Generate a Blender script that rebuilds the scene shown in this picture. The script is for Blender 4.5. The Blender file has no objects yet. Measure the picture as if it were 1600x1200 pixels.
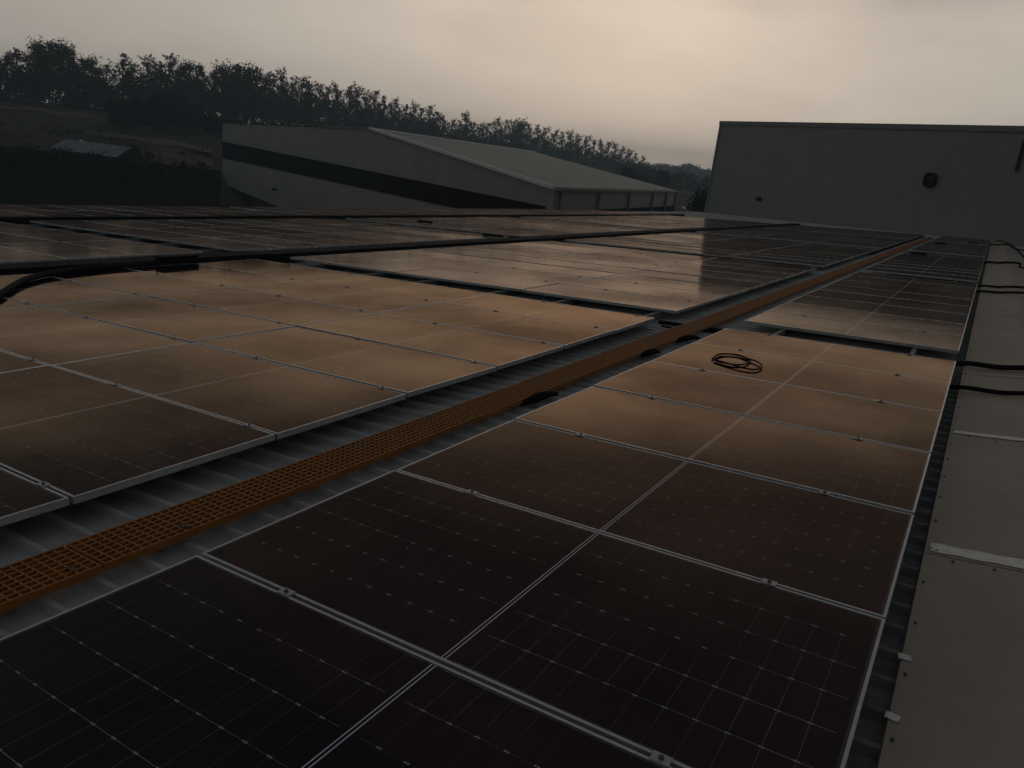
import bpy, math, random
from mathutils import Vector, Matrix
R = random.Random(7)
sc = bpy.context.scene
col = sc.collection
TH = 0.0602245                       # roof pitch
H0 = 9.0                             # height of the panel plane origin
CT, ST = math.cos(TH), math.sin(TH)
GROUND = -3.5
EYE = (2.26556, -1.71682, 10.576)

def rw(x, y, z=0.0):                 # roof coordinates (upslope, along ridge, out) -> world
    return Vector((x*CT - z*ST, y, x*ST + z*CT + H0))

# ------------------------------------------------------------------ materials
def mat(name):
    m = bpy.data.materials.new(name); m.use_nodes = True
    return m, m.node_tree, m.node_tree.nodes, m.node_tree.links

def principled(name, color, rough=.6, metal=0., spec=.5, noise=0., nscale=3., bump=0., bscale=20., stretch=(1, 1, 1), rvar=0.):
    m, nt, N, L = mat(name)
    b = N['Principled BSDF']
    b.inputs['Base Color'].default_value = (*color, 1)
    b.inputs['Roughness'].default_value = rough
    b.inputs['Metallic'].default_value = metal
    b.inputs['Specular IOR Level'].default_value = spec
    if noise or bump or rvar:
        tc = N.new('ShaderNodeTexCoord'); mp = N.new('ShaderNodeMapping')
        mp.inputs['Scale'].default_value = stretch
        L.new(tc.outputs['Object'], mp.inputs['Vector'])
        n = N.new('ShaderNodeTexNoise'); n.inputs['Scale'].default_value = nscale
        n.inputs['Detail'].default_value = 7; n.inputs['Roughness'].default_value = .62
        L.new(mp.outputs['Vector'], n.inputs['Vector'])
        if noise:
            r = N.new('ShaderNodeMapRange')
            r.inputs['From Min'].default_value = .3; r.inputs['From Max'].default_value = .7
            r.inputs['To Min'].default_value = 1-noise; r.inputs['To Max'].default_value = 1+noise
            L.new(n.outputs['Fac'], r.inputs['Value'])
            v = N.new('ShaderNodeVectorMath'); v.operation = 'SCALE'
            v.inputs[0].default_value = color
            L.new(r.outputs[0], v.inputs['Scale']); L.new(v.outputs[0], b.inputs['Base Color'])
        if rvar:
            r2 = N.new('ShaderNodeMapRange')
            r2.inputs['From Min'].default_value = .3; r2.inputs['From Max'].default_value = .7
            r2.inputs['To Min'].default_value = rough-rvar; r2.inputs['To Max'].default_value = rough+rvar
            L.new(n.outputs['Fac'], r2.inputs['Value']); L.new(r2.outputs[0], b.inputs['Roughness'])
        if bump:
            n2 = N.new('ShaderNodeTexNoise'); n2.inputs['Scale'].default_value = bscale; n2.inputs['Detail'].default_value = 5
            L.new(mp.outputs['Vector'], n2.inputs['Vector'])
            bp = N.new('ShaderNodeBump'); bp.inputs['Strength'].default_value = bump; bp.inputs['Distance'].default_value = .02
            L.new(n2.outputs['Fac'], bp.inputs['Height']); L.new(bp.outputs[0], b.inputs['Normal'])
    return m

def math_node(N, L, op, a, b=None, c=None):
    n = N.new('ShaderNodeMath'); n.operation = op
    for i, v in enumerate((a, b, c)):
        if v is None: continue
        if isinstance(v, (int, float)): n.inputs[i].default_value = v
        else: L.new(v, n.inputs[i])
    return n.outputs[0]

def glass_material(name='module_glass', r0=.02, r1=.085, kf=1.35, dust_k=1.0, tint=(1., .73, .52)):
    """Dusty coated module glass over half-cut cells; the cell pattern is drawn from UVs in metres."""
    m, nt, N, L = mat(name)
    M = lambda op, a, b=None, c=None: math_node(N, L, op, a, b, c)
    uv = N.new('ShaderNodeUVMap'); uv.uv_map = 'UVMap'
    sx = N.new('ShaderNodeSeparateXYZ'); L.new(uv.outputs[0], sx.inputs[0])
    x, y = sx.outputs[0], sx.outputs[1]
    ax = M('ABSOLUTE', x)
    hx = M('SUBTRACT', ax, .0085)                         # distance from the middle gap
    PX, PY = .0925, .1832
    fx = M('ABSOLUTE', M('SUBTRACT', hx, M('MULTIPLY', M('ROUND', M('DIVIDE', hx, PX)), PX)))
    ys = M('ADD', y, PY*3)
    fy = M('ABSOLUTE', M('SUBTRACT', ys, M('MULTIPLY', M('ROUND', M('DIVIDE', ys, PY)), PY)))
    inx = M('LESS_THAN', hx, PX*12-.02); iny = M('LESS_THAN', M('ABSOLUTE', y), PY*3-.02)
    linex = M('LESS_THAN', fx, .0007)
    liney = M('LESS_THAN', fy, .0009)
    dot = M('LESS_THAN', M('ADD', M('DIVIDE', fx, .0085), M('DIVIDE', fy, .0030)), 1.)
    bow = M('MULTIPLY', M('LESS_THAN', fx, .0075), M('LESS_THAN', fy, M('MULTIPLY', fx, .55)))
    bow = M('MULTIPLY', bow, M('GREATER_THAN', fx, .0016))
    inside = M('MULTIPLY', M('MULTIPLY', inx, M('GREATER_THAN', hx, .03)), 1.)
    bow = M('MULTIPLY', M('MULTIPLY', M('MAXIMUM', bow, M('MULTIPLY', dot, .35)), inside), M('LESS_THAN', M('ABSOLUTE', y), PY*3-.05))
    mid = M('MULTIPLY', M('LESS_THAN', ax, .0090), M('GREATER_THAN', ax, .0046))
    edge = M('MAXIMUM', M('GREATER_THAN', hx, PX*12), M('GREATER_THAN', M('ABSOLUTE', y), PY*3))
    tc = N.new('ShaderNodeTexCoord')
    obi = N.new('ShaderNodeObjectInfo')
    off = N.new('ShaderNodeVectorMath'); off.operation = 'ADD'
    geo = N.new('ShaderNodeNewGeometry')
    pos = geo.outputs['Position']
    n1 = N.new('ShaderNodeTexNoise'); n1.inputs['Scale'].default_value = 1.3; n1.inputs['Detail'].default_value = 6
    L.new(pos, n1.inputs['Vector'])
    n2 = N.new('ShaderNodeTexNoise'); n2.inputs['Scale'].default_value = 26; n2.inputs['Detail'].default_value = 6; n2.inputs['Roughness'].default_value = .7
    L.new(pos, n2.inputs['Vector'])
    # glints on the silver interconnects, painted into the line colour in noise patches
    glint = N.new('ShaderNodeMapRange'); glint.inputs['From Min'].default_value = .42; glint.inputs['From Max'].default_value = .68
    glint.inputs['To Min'].default_value = .03; glint.inputs['To Max'].default_value = .40
    L.new(n1.outputs['Fac'], glint.inputs['Value'])
    lines = M('MULTIPLY', M('MAXIMUM', M('MULTIPLY', linex, .55), liney), M('MULTIPLY', inside, glint.outputs[0]))
    bus = M('LESS_THAN', M('ABSOLUTE', M('SUBTRACT', ys, M('MULTIPLY', M('ROUND', M('DIVIDE', ys, .01832)), .01832))), .00035)
    lines = M('MAXIMUM', lines, M('MULTIPLY', bus, .012))
    white = M('MAXIMUM', M('MAXIMUM', lines, M('MULTIPLY', bow, .52)), M('MAXIMUM', M('MULTIPLY', mid, .75), M('MULTIPLY', edge, .06)))
    vor = N.new('ShaderNodeTexVoronoi'); vor.inputs['Scale'].default_value = 2.2; L.new(pos, vor.inputs['Vector'])
    speck = M('MULTIPLY', M('LESS_THAN', vor.outputs['Distance'], .012), .45)
    white = M('MAXIMUM', white, speck)
    dust = M('MULTIPLY', M('MULTIPLY', n1.outputs['Fac'], n2.outputs['Fac']), M('ADD', .004*dust_k, M('MULTIPLY', obi.outputs['Random'], .010*dust_k)))
    val = M('ADD', white, dust)
    cmb = N.new('ShaderNodeMix'); cmb.data_type = 'RGBA'
    cmb.inputs[6].default_value = (.0020, .0036, .0130, 1); cmb.inputs[7].default_value = (.92, .95, 1., 1)
    L.new(val, cmb.inputs[0])
    dif = N.new('ShaderNodeBsdfDiffuse'); L.new(cmb.outputs[2], dif.inputs['Color'])
    gl = N.new('ShaderNodeBsdfGlossy'); gl.inputs['Color'].default_value = (*tint, 1)
    rr = N.new('ShaderNodeMapRange'); rr.inputs['To Min'].default_value = r0; rr.inputs['To Max'].default_value = r1
    L.new(n1.outputs['Fac'], rr.inputs['Value']); L.new(rr.outputs[0], gl.inputs['Roughness'])
    bp = N.new('ShaderNodeBump'); bp.inputs['Strength'].default_value = .012; bp.inputs['Distance'].default_value = .02
    n3 = N.new('ShaderNodeTexNoise'); n3.inputs['Scale'].default_value = 2.4; n3.inputs['Detail'].default_value = 2
    L.new(pos, n3.inputs['Vector']); L.new(n3.outputs['Fac'], bp.inputs['Height'])
    L.new(bp.outputs[0], gl.inputs['Normal'])
    fr = N.new('ShaderNodeFresnel'); fr.inputs['IOR'].default_value = 1.42; L.new(bp.outputs[0], fr.inputs['Normal'])
    f = M('DIVIDE', fr.outputs[0], M('ADD', 1.0, M('MULTIPLY', fr.outputs[0], kf)))
    n4 = N.new('ShaderNodeTexNoise'); n4.inputs['Scale'].default_value = .55; n4.inputs['Detail'].default_value = 5; n4.inputs['Roughness'].default_value = .6
    L.new(pos, n4.inputs['Vector'])
    film = N.new('ShaderNodeMapRange'); film.inputs['From Min'].default_value = .32; film.inputs['From Max'].default_value = .68
    film.inputs['To Min'].default_value = .52; film.inputs['To Max'].default_value = 1.14; L.new(n4.outputs['Fac'], film.inputs['Value'])
    f = M('MULTIPLY', f, M('MULTIPLY', film.outputs[0], M('ADD', .86, M('MULTIPLY', obi.outputs['Random'], .20))))
    mx = N.new('ShaderNodeMixShader'); L.new(f, mx.inputs[0]); L.new(dif.outputs[0], mx.inputs[1]); L.new(gl.outputs[0], mx.inputs[2])
    L.new(mx.outputs[0], N['Material Output'].inputs['Surface'])
    return m

def cladding_material(name, color, pitch, depth=.5, noise=.12):
    """Painted profiled steel cladding: fine vertical ribs as bump along UV x."""
    m = principled(name, color, .55, 0., .35, noise=noise, nscale=.35, rvar=.08)
    N, L = m.node_tree.nodes, m.node_tree.links
    M = lambda op, a, b=None, c=None: math_node(N, L, op, a, b, c)
    uv = N.new('ShaderNodeUVMap'); uv.uv_map = 'UVMap'; s = N.new('ShaderNodeSeparateXYZ'); L.new(uv.outputs[0], s.inputs[0])
    w = M('PINGPONG', s.outputs[0], pitch/2)
    w = M('SMOOTH_MIN', w, pitch*.12, pitch*.1)
    bp = N.new('ShaderNodeBump'); bp.inputs['Strength'].default_value = depth; bp.inputs['Distance'].default_value = .3
    L.new(w, bp.inputs['Height']); L.new(bp.outputs[0], N['Principled BSDF'].inputs['Normal'])
    N['Principled BSDF'].inputs['Specular IOR Level'].default_value = .12
    return m

MT = {
 'glass': glass_material(),
 'dusty': glass_material('dusty_module_glass', .075, .15, .95, 5.0, (1., .84, .72)),
 'alu': principled('anodised_aluminium', (.55, .56, .55), .26, .42, .5, noise=.10, nscale=9, rvar=.05),
 'clamp': principled('clamp_aluminium', (.42, .43, .43), .35, .4, .5, noise=.12, nscale=40),
 'rail': principled('weathered_rail', (.16, .165, .165), .5, .3, .4, noise=.2, nscale=6),
 'steel': principled('dark_steel_bolt', (.10, .10, .10), .5, .6),
 'backing': principled('black_backsheet', (.012, .012, .013), .6),
 'roof': principled('galvanised_roof_sheet', (.50, .50, .47), .5, 0., .4, noise=.25, nscale=1.7, bump=.10, bscale=30, rvar=.1),
 'flash': principled('ridge_flashing_paint', (.37, .312, .238), .6, 0., .35, noise=.20, nscale=1.4, bump=.12, bscale=9, stretch=(1, .7, 1), rvar=.08),
 'tape': principled('pale_sealant_tape', (.90, .85, .72), .7, 0., .3, noise=.18, nscale=25),
 'scrap': principled('pale_scrap', (.80, .77, .70), .8, 0., .2, noise=.2, nscale=90),
 'closure': principled('dark_closure', (.19, .19, .18), .7, 0., .25, noise=.35, nscale=7),
 'foam': principled('black_closure_foam', (.02, .02, .02), .9),
 'grp': principled('orange_grp_grating', (.37, .140, .019), .55, 0., .4, noise=.22, nscale=5, bump=.15, bscale=160, rvar=.1),
 'tray': principled('black_tray', (.010, .010, .011), .85, 0., .12, noise=.25, nscale=4, rvar=.1),
 'cable': principled('black_cable', (.008, .007, .007), .75, 0., .12),
'coil': principled('brown_black_cable', (.022, .012, .010), .6, 0., .25),
 'wall': cladding_material('grey_green_cladding', (.275, .29, .25), 1.0, .35, .06),
 'gable': cladding_material('grey_gable_cladding', (.34, .35, .32), .9, .22),
 'band': principled('dark_band', (.008, .008, .011), .8, 0., .05, noise=.15, nscale=.4),
 'shedroof': cladding_material('shed_roof_sheet', (.235, .26, .235), 1.0, .22, .16),
 'trim': principled('pale_trim', (.80, .80, .76), .5, 0., .4, noise=.1, nscale=1),
 'post': principled('shed_column_paint', (.20, .205, .19), .6),
 'darkwall': principled('dark_plinth', (.024, .024, .022), .7, noise=.2, nscale=.3),
 'dark': principled('dark_opening', (.012, .012, .012), .8),
 'bark': principled('bark', (.075, .06, .045), .9, 0., .2, noise=.3, nscale=2),
 'field': principled('field_grass', (.040, .066, .022), .95, 0., .1, noise=.45, nscale=.06, stretch=(1, 1, 1)),
 'track': principled('bare_track_earth', (.15, .125, .10), .95, 0., .1, noise=.4, nscale=.12),
 'farmroof': principled('grey_sheet_roof', (.20, .225, .24), .6, 0., .3, noise=.25, nscale=.3),
 'brick': principled('brown_earth_wall', (.13, .09, .065), .9, 0., .2, noise=.3, nscale=.3),
}
def terrain_material():
    m, nt, N, L = mat('dark_earth')
    b = N['Principled BSDF']; b.inputs['Roughness'].default_value = .95; b.inputs['Specular IOR Level'].default_value = .1
    tc = N.new('ShaderNodeTexCoord')
    n = N.new('ShaderNodeTexNoise'); n.inputs['Scale'].default_value = .035; n.inputs['Detail'].default_value = 9; n.inputs['Roughness'].default_value = .66
    L.new(tc.outputs['Object'], n.inputs['Vector'])
    cr = N.new('ShaderNodeValToRGB'); e = cr.color_ramp.elements
    e[0].position = .36; e[0].color = (.040, .033, .023, 1); e[1].position = .70; e[1].color = (.14, .112, .085, 1)
    k = cr.color_ramp.elements.new(.52); k.color = (.085, .066, .048, 1)
    L.new(n.outputs['Fac'], cr.inputs[0]); L.new(cr.outputs[0], b.inputs['Base Color'])
    return m
MT['earth'] = terrain_material()
def leaf_material(name, c1, c2):
    m, nt, N, L = mat(name)
    b = N['Principled BSDF']; b.inputs['Roughness'].default_value = .8; b.inputs['Specular IOR Level'].default_value = .15
    g = N.new('ShaderNodeNewGeometry')
    mx = N.new('ShaderNodeMix'); mx.data_type = 'RGBA'; mx.inputs[6].default_value = (*c1, 1); mx.inputs[7].default_value = (*c2, 1)
    L.new(g.outputs['Random Per Island'], mx.inputs[0]); L.new(mx.outputs[2], b.inputs['Base Color'])
    return m
MT['leaf'] = leaf_material('eucalyptus_leaves', (.022, .040, .026), (.060, .085, .050))
MT['leafdark'] = leaf_material('dark_leaves', (.010, .018, .010), (.030, .042, .022))
MT['leaffar'] = leaf_material('far_leaves', (.030, .045, .030), (.055, .075, .050))

# ------------------------------------------------------------------ mesh helpers
class MB:
    def __init__(s): s.v = []; s.f = []; s.m = []; s.uv = {}
    def quad(s, a, b, c, d, mi=0, uv=None):
        i = len(s.v); s.v += [tuple(a), tuple(b), tuple(c), tuple(d)]; s.f.append((i, i+1, i+2, i+3)); s.m.append(mi)
        if uv: s.uv[len(s.f)-1] = uv
    def poly(s, pts, mi=0, uv=None):
        i = len(s.v); s.v += [tuple(p) for p in pts]; s.f.append(tuple(range(i, i+len(pts)))); s.m.append(mi)
        if uv: s.uv[len(s.f)-1] = uv
    def hexa(s, p, mi=0):                                # 8 corners: bottom 0-3, top 4-7
        i = len(s.v); s.v += [tuple(q) for q in p]
        for f in ((3, 2, 1, 0), (4, 5, 6, 7), (0, 1, 5, 4), (1, 2, 6, 5), (2, 3, 7, 6), (3, 0, 4, 7)):
            s.f.append(tuple(i+k for k in f)); s.m.append(mi)
    def box(s, x0, x1, y0, y1, z0, z1, mi=0):
        s.hexa([(x0, y0, z0), (x1, y0, z0), (x1, y1, z0), (x0, y1, z0), (x0, y0, z1), (x1, y0, z1), (x1, y1, z1), (x0, y1, z1)], mi)
    def tube(s, pts, r, n=8, mi=0, cap=True, flat=1.0):
        pts = [Vector(p) for p in pts]; base = len(s.v)
        for k, p in enumerate(pts):
            t = (pts[min(k+1, len(pts)-1)]-pts[max(k-1, 0)]).normalized()
            u = t.cross(Vector((0, 0, 1)))
            if u.length < 1e-3: u = t.cross(Vector((1, 0, 0)))
            u.normalize(); w = u.cross(t).normalized()
            rk = r[k] if isinstance(r, (list, tuple)) else r
            for j in range(n):
                a = 2*math.pi*j/n; s.v.append(tuple(p+u*math.cos(a)*rk+w*math.sin(a)*rk*flat))
        for k in range(len(pts)-1):
            for j in range(n):
                a = base+k*n+j; b = base+k*n+(j+1) % n
                s.f.append((a, b, b+n, a+n)); s.m.append(mi)
        if cap:
            s.f.append(tuple(base+j for j in reversed(range(n)))); s.m.append(mi)
            s.f.append(tuple(base+(len(pts)-1)*n+j for j in range(n))); s.m.append(mi)
    def mesh(s, name, mats, smooth=False):
        me = bpy.data.meshes.new(name); me.from_pydata(s.v, [], s.f)
        for m in mats: me.materials.append(m)
        me.polygons.foreach_set('material_index', s.m)
        if s.uv:
            l = me.uv_layers.new(name='UVMap')
            for fi, uv in s.uv.items():
                for li, c in zip(me.polygons[fi].loop_indices, uv): l.data[li].uv = c
        if smooth: me.polygons.foreach_set('use_smooth', [True]*len(s.f))
        me.update(); return me
    def build(s, name, mats, parent=None, smooth=False):
        if not isinstance(mats, (list, tuple)): mats = [mats]
        return link(name, s.mesh(name, mats, smooth), parent)

def link(name, data, parent=None):
    o = bpy.data.objects.new(name, data); col.objects.link(o)
    if parent: o.parent = parent
    return o
def tag(o, label=None, cat=None, group=None, kind=None):
    if label: o['label'] = label
    if cat: o['category'] = cat
    if group: o['group'] = group
    if kind: o['kind'] = kind
    return o
def empty(name, loc=(0, 0, 0)):
    o = bpy.data.objects.new(name, None); col.objects.link(o); o.location = loc; o.empty_display_size = .2
    return o
def on_roof(o, x, y, z=0.0, rz=0.0, rx=0.0, ry=0.0):
    o.matrix_world = Matrix.Translation(rw(x, y, z)) @ Matrix.Rotation(-TH+ry, 4, 'Y') @ Matrix.Rotation(rx, 4, 'X') @ Matrix.Rotation(rz, 4, 'Z')
    return o
def smooth_path(pts, k=6):                               # Catmull-Rom
    P = [Vector(p) for p in pts]; out = []
    for i in range(len(P)-1):
        a, b, c, d = P[max(i-1, 0)], P[i], P[i+1], P[min(i+2, len(P)-1)]
        for j in range(k):
            t = j/k; out.append(.5*((2*b)+(c-a)*t+(2*a-5*b+4*c-d)*t*t+(3*b-a-3*c+d)*t**3))
    out.append(P[-1]); return out

# ------------------------------------------------------------------ solar panels
PL, PW, PITCH = 2.278, 1.134, 1.154
HX, HY, LIP, TK = PL/2, PW/2, .0105, .035
def frame_mb(m=None, mi=0):
    m = m or MB()
    o = [(-HX, -HY), (HX, -HY), (HX, HY), (-HX, HY)]; i = [(-HX+LIP, -HY+LIP), (HX-LIP, -HY+LIP), (HX-LIP, HY-LIP), (-HX+LIP, HY-LIP)]
    for k in range(4):
        a, b, c, d = o[k], o[(k+1) % 4], i[(k+1) % 4], i[k]
        m.quad((*a, 0), (*b, 0), (*c, 0), (*d, 0), mi)
        m.quad((*a, -TK), (*b, -TK), (*b, 0), (*a, 0), mi)
        m.quad((*d, 0), (*c, 0), (*c, -.012), (*d, -.012), mi)
        m.quad((*b, -TK), (*a, -TK), (*d, -.012), (*c, -.012), mi)
    return m
def glass_mb(m=None, mi=0, mi2=1):
    m = m or MB(); x, y = HX-LIP+.001, HY-LIP+.001
    p = [(-x, -y), (x, -y), (x, y), (-x, y)]
    m.quad(*[(*q, -.0018) for q in p], mi, uv=p)
    m.quad(*[(*q, -.0070) for q in reversed(p)], mi2)
    return m
def clamp_mb():
    m = MB(); m.box(-.027, .027, -.019, .019, .0005, .0040); m.box(-.027, .027, -.009, .009, -.030, .0005)
    return m
def bolt_mb():
    m = MB(); m.tube([(0, 0, .0045), (0, 0, .011)], .0075, 8); return m
FR, GL, CL, BO = frame_mb().mesh('frame', [MT['alu']]), glass_mb().mesh('glass', [MT['glass'], MT['backing']]), clamp_mb().mesh('clamp', [MT['clamp']]), bolt_mb().mesh('bolt', [MT['steel']])
GLD = glass_mb().mesh('glass', [MT['dusty'], MT['backing']])
def simple_panel_mesh():
    m = frame_mb(); glass_mb(m, 1, 2); return m.mesh('solar_panel', [MT['alu'], MT['dusty'], MT['backing']])
FARM = simple_panel_mesh()

BLOCKS = [(0.0, 6, 'front'), (7.63, 8, 'second'), (17.62, 9, 'third'), (28.85, 9, 'fourth'), (39.75, 7, 'fifth')]
ORD = ['first', 'second', 'third', 'fourth', 'fifth', 'sixth', 'seventh', 'eighth', 'ninth', 'tenth']
COLS = [  # left edge of the column (upslope coordinate), description, clamp offsets
 (0.0, 'right of the orange walkway', (-.668, .726), -2),
 (-.863-PL, 'first column left of the walkway', (-.365, .92), -2),
 (-.863-2*PL-.02, 'second column left of the walkway', (-.365, .92), -1),
 (-.863-3*PL-.04, 'third column left of the walkway', (-.365, .92), 0),
 (-9.05-PL, 'first column beyond the wide cable tray', (-.6, .6), 1),
 (-9.05-2*PL-.02, 'second column beyond the wide cable tray', (-.6, .6), 2),
 (-9.05-3*PL-.04, 'third column beyond the wide cable tray', (-.6, .6), 4),
 (-17.05-PL, 'first column beyond the far thin tray', (-.6, .6), 6),
 (-17.05-2*PL-.02, 'second column beyond the far thin tray', (-.6, .6), 7),
]
GRP_P = 'solar panels laid in rows on the metal roof'
row_tilt = {}
far_stuff = []
for ci, (x0, cdesc, coff, kmin) in enumerate(COLS):
    for bi, (u0, n, bname) in enumerate(BLOCKS):
        for k in range(kmin if bi == 0 else 0, n):
            if bi == 0 and ci > 3 and k < kmin: continue
            cx, cy = x0+HX, u0+k*PITCH+HY
            if (bi, k) not in row_tilt: row_tilt[(bi, k)] = R.gauss(0, .0048)
            amp = .85 if bi == 0 else 1.0
            rx = row_tilt[(bi, k)]*amp+R.gauss(0, .0011); ry = R.gauss(0, .0013)
            M4 = Matrix.Translation(rw(cx, cy, R.uniform(-.0008, .0008))) @ Matrix.Rotation(-TH+ry, 4, 'Y') @ Matrix.Rotation(rx, 4, 'X')
            if ci >= 7 and bi >= 3: far_stuff.append(M4); continue
            shade = 'near-black' if (ci == 0 and bi == 0 and k < 3) else 'brown-sheened' if bi < 2 and ci < 4 else 'dusty'
            if k < 0:
                lab = f'{shade} panel {"nearest the viewer" if k == -1 else "behind the viewer"}, {"cut by the frame bottom, " if ci == 0 and k == -1 else "front block, "}{cdesc}'
            else:
                lab = f'{shade} panel, {ORD[k]} back in the {bname} block, {cdesc}'
            detailed = bi == 0 and ci < 4 or bi == 1 and ci < 3
            if detailed:
                root = empty('solar_panel'); root.matrix_world = M4
                link('frame', FR, root); link('glass', GL if bi == 0 else GLD, root)
                for off in coff:
                    c = link('clamp', CL, root); c.location = (off, HY+.010 if k < n-1 else HY-.004, 0)
                    b = link('bolt', BO, c)
            else:
                root = link('solar_panel', FARM); root.matrix_world = M4
            tag(root, lab, 'solar panel', GRP_P)
mb = MB()
for M4 in far_stuff:
    base = len(mb.v); mb.v += [tuple(M4 @ v.co) for v in FARM.vertices]
    uvl = FARM.uv_layers[0].data
    for p in FARM.polygons:
        mb.f.append(tuple(base+i for i in p.vertices)); mb.m.append(p.material_index)
        if p.material_index == 1: mb.uv[len(mb.f)-1] = [tuple(uvl[l].uv) for l in p.loop_indices]
tag(mb.build('distant_panels', [MT['alu'], MT['dusty'], MT['backing']]), 'far strip of dusty solar panels along the roof edge', 'solar panels', GRP_P, 'stuff')

# mounting rails run along the ridge direction under the panels
for ci, (x0, cdesc, coff, kmin) in enumerate(COLS[:7]):
    for j, off in enumerate(coff):
        m = MB(); m.box(-.02, .02, 0, 52.0, -.131, -.0365)
        m.box(-.006, .006, 0, 52.0, -.0364, -.0360)
        o = m.build('mounting_rail', MT['rail']); on_roof(o, x0+HX+off, -2.6)
        tag(o, f'{"downslope" if j == 0 else "upslope"} aluminium rail under the panels, {cdesc}', 'rail', 'mounting rails under the solar panels')

# ------------------------------------------------------------------ the factory under our feet
ROOF_Z, RIB_Z, EAVE, CREST, UA, UB = -.163, -.131, -22.0, 2.93, -14.0, 71.0
fac = empty('factory_building', (0, 0, GROUND))
tag(fac, 'low pitched metal roofed factory whose roof fills the foreground', 'building')
def fac_part(o): 
    o.parent = fac; o.matrix_parent_inverse = Matrix.Translation((0, 0, -GROUND)); return o
def roof_side(a, b, fn):
    m = MB(); y = UA; sp = .197; t, s = .011, .026        # half top, half base
    prof = []
    while y < UB:
        prof += [(y-s, ROOF_Z), (y-t, RIB_Z), (y+t, RIB_Z), (y+s, ROOF_Z)]
        for q in (.045, .105): prof += [(y+q, ROOF_Z), (y+q+.004, ROOF_Z+.0022), (y+q+.013, ROOF_Z+.0022), (y+q+.017, ROOF_Z)]
        y += sp
    for (y0, z0), (y1, z1) in zip(prof, prof[1:]):
        m.quad(fn(b, y0, z0), fn(b, y1, z1), fn(a, y1, z1), fn(a, y0, z0))
    return m
cz = -.055                                               # height of the flashing crest
def far_slope(x, y, z):                                  # the other side of the ridge falls away
    d = x-CREST; p = rw(CREST, y, 0); return p+Vector((d*math.cos(TH*1.0), 0, -d*math.sin(TH)-0.02+z))
fac_part(roof_side(EAVE, CREST-.16, rw).build('roof', MT['roof']))
fac_part(roof_side(CREST+.45, CREST+26, far_slope).build('roof', MT['roof']))
# ridge flashing in laps
cap = MB()
xs = [2.347, 2.352, 2.50, 2.72, 2.84, CREST-.03]
zs = [-.128, -.108, -.099, -.082, -.070, cz-.006]
laps = [-3.2, 2.12, 4.44, 6.9, 9.4, 12.2, 15, 18, 21, 24, 27, 30, 34, 38, 42, 46, 50, 58, 71]
for li in range(len(laps)-1):
    a, b = laps[li]-.0, laps[li+1]+.0; lift = .0022 if li % 2 else 0
    for (x0, z0), (x1, z1) in zip(zip(xs, zs), zip(xs[1:], zs[1:])):
        cap.quad(rw(x0, a, z0+lift), rw(x1, a, z1+lift), rw(x1, b, z1+lift), rw(x0, b, z0+lift))
    top0, top1 = rw(xs[-1], a, zs[-1]+lift), rw(xs[-1], b, zs[-1]+lift)
    f0, f1 = rw(CREST+.03, a, cz-.006+lift), rw(CREST+.03, b, cz-.006+lift)
    cap.quad(top0, f0, f1, top1)
    g0, g1 = f0+Vector((.55, 0, -.115)), f1+Vector((.55, 0, -.115))
    cap.quad(f0, g0, g1, f1); cap.quad(g0, g0+Vector((.004, 0, -.03)), g1+Vector((.004, 0, -.03)), g1)
ridge = fac_part(cap.build('ridge_flashing', MT['flash']))
foam = MB(); y = UA+.0985
while y < UB:                                            # crimped ends and foam blocks under the flashing edge
    foam.hexa([rw(2.352, y-.055, ROOF_Z+.001), rw(2.40, y-.055, ROOF_Z+.001), rw(2.40, y+.055, ROOF_Z+.001), rw(2.352, y+.055, ROOF_Z+.001),
               rw(2.356, y-.055, -.130), rw(2.40, y-.055, -.128), rw(2.40, y+.055, -.128), rw(2.356, y+.055, -.130)]); y += .197
fac_part(foam.build('closure_strip', MT['foam']))
cm = roof_side(2.262, 2.3512, lambda x, y, z: rw(x, y, z+.0035))  # darker sheet following the rib profile just above the roof
fac_part(cm.build('closure_flashing', MT['closure']))
def flash_z(x):
    for (x0, z0), (x1, z1) in zip(zip(xs, zs), zip(xs[1:], zs[1:])):
        if x0 <= x <= x1: return z0+(z1-z0)*(x-x0)/(x1-x0)
    return zs[-1]
def tape(u, w, xa=2.372, xb=2.90, skew=.0):
    m = MB(); n = 10
    for i in range(n):
        x0, x1 = xa+(xb-xa)*i/n, xa+(xb-xa)*(i+1)/n
        w0 = w*(1+.10*math.sin(i*2.1)); w1 = w*(1+.10*math.sin((i+1)*2.1))
        y0, y1 = u+skew*i/n, u+skew*(i+1)/n
        m.quad(rw(x0, y0-w0/2, flash_z(x0)+.0056), rw(x1, y1-w1/2, flash_z(x1)+.0056), rw(x1, y1+w1/2, flash_z(x1)+.0056), rw(x0, y0+w0/2, flash_z(x0)+.0056))
    t = m.build('sealant_tape', MT['tape']); t.parent = ridge; return t
tape(2.20, .105); tape(4.50, .085); tape(6.98, .022, 2.55, 2.88); tape(8.35, .015, 2.46, 2.80, .1); tape(9.9, .03, 2.62, 2.9); tape(12.6, .02, 2.66, 2.9)
def scr(x, y):
    m = MB(); m.tube([rw(x, y, flash_z(x)+.002), rw(x, y, flash_z(x)+.009)], .006, 6); s = m.build('screw', MT['steel']); s.parent = ridge
for x, y in ((2.47, 2.075), (2.63, 2.075), (2.47, 4.4), (2.63, 4.4), (2.40, 2.165)): scr(x, y)
for k in range(26): scr(2.373, -1.37+.197*2*k)
walls = MB(); zb = GROUND
c0, c1, c2, c3 = rw(EAVE+.05, UA+.05, ROOF_Z-.02), rw(EAVE+.05, UB-.05, ROOF_Z-.02), far_slope(CREST+25.9, UB-.05, -.2), far_slope(CREST+25.9, UA+.05, -.2)
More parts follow.
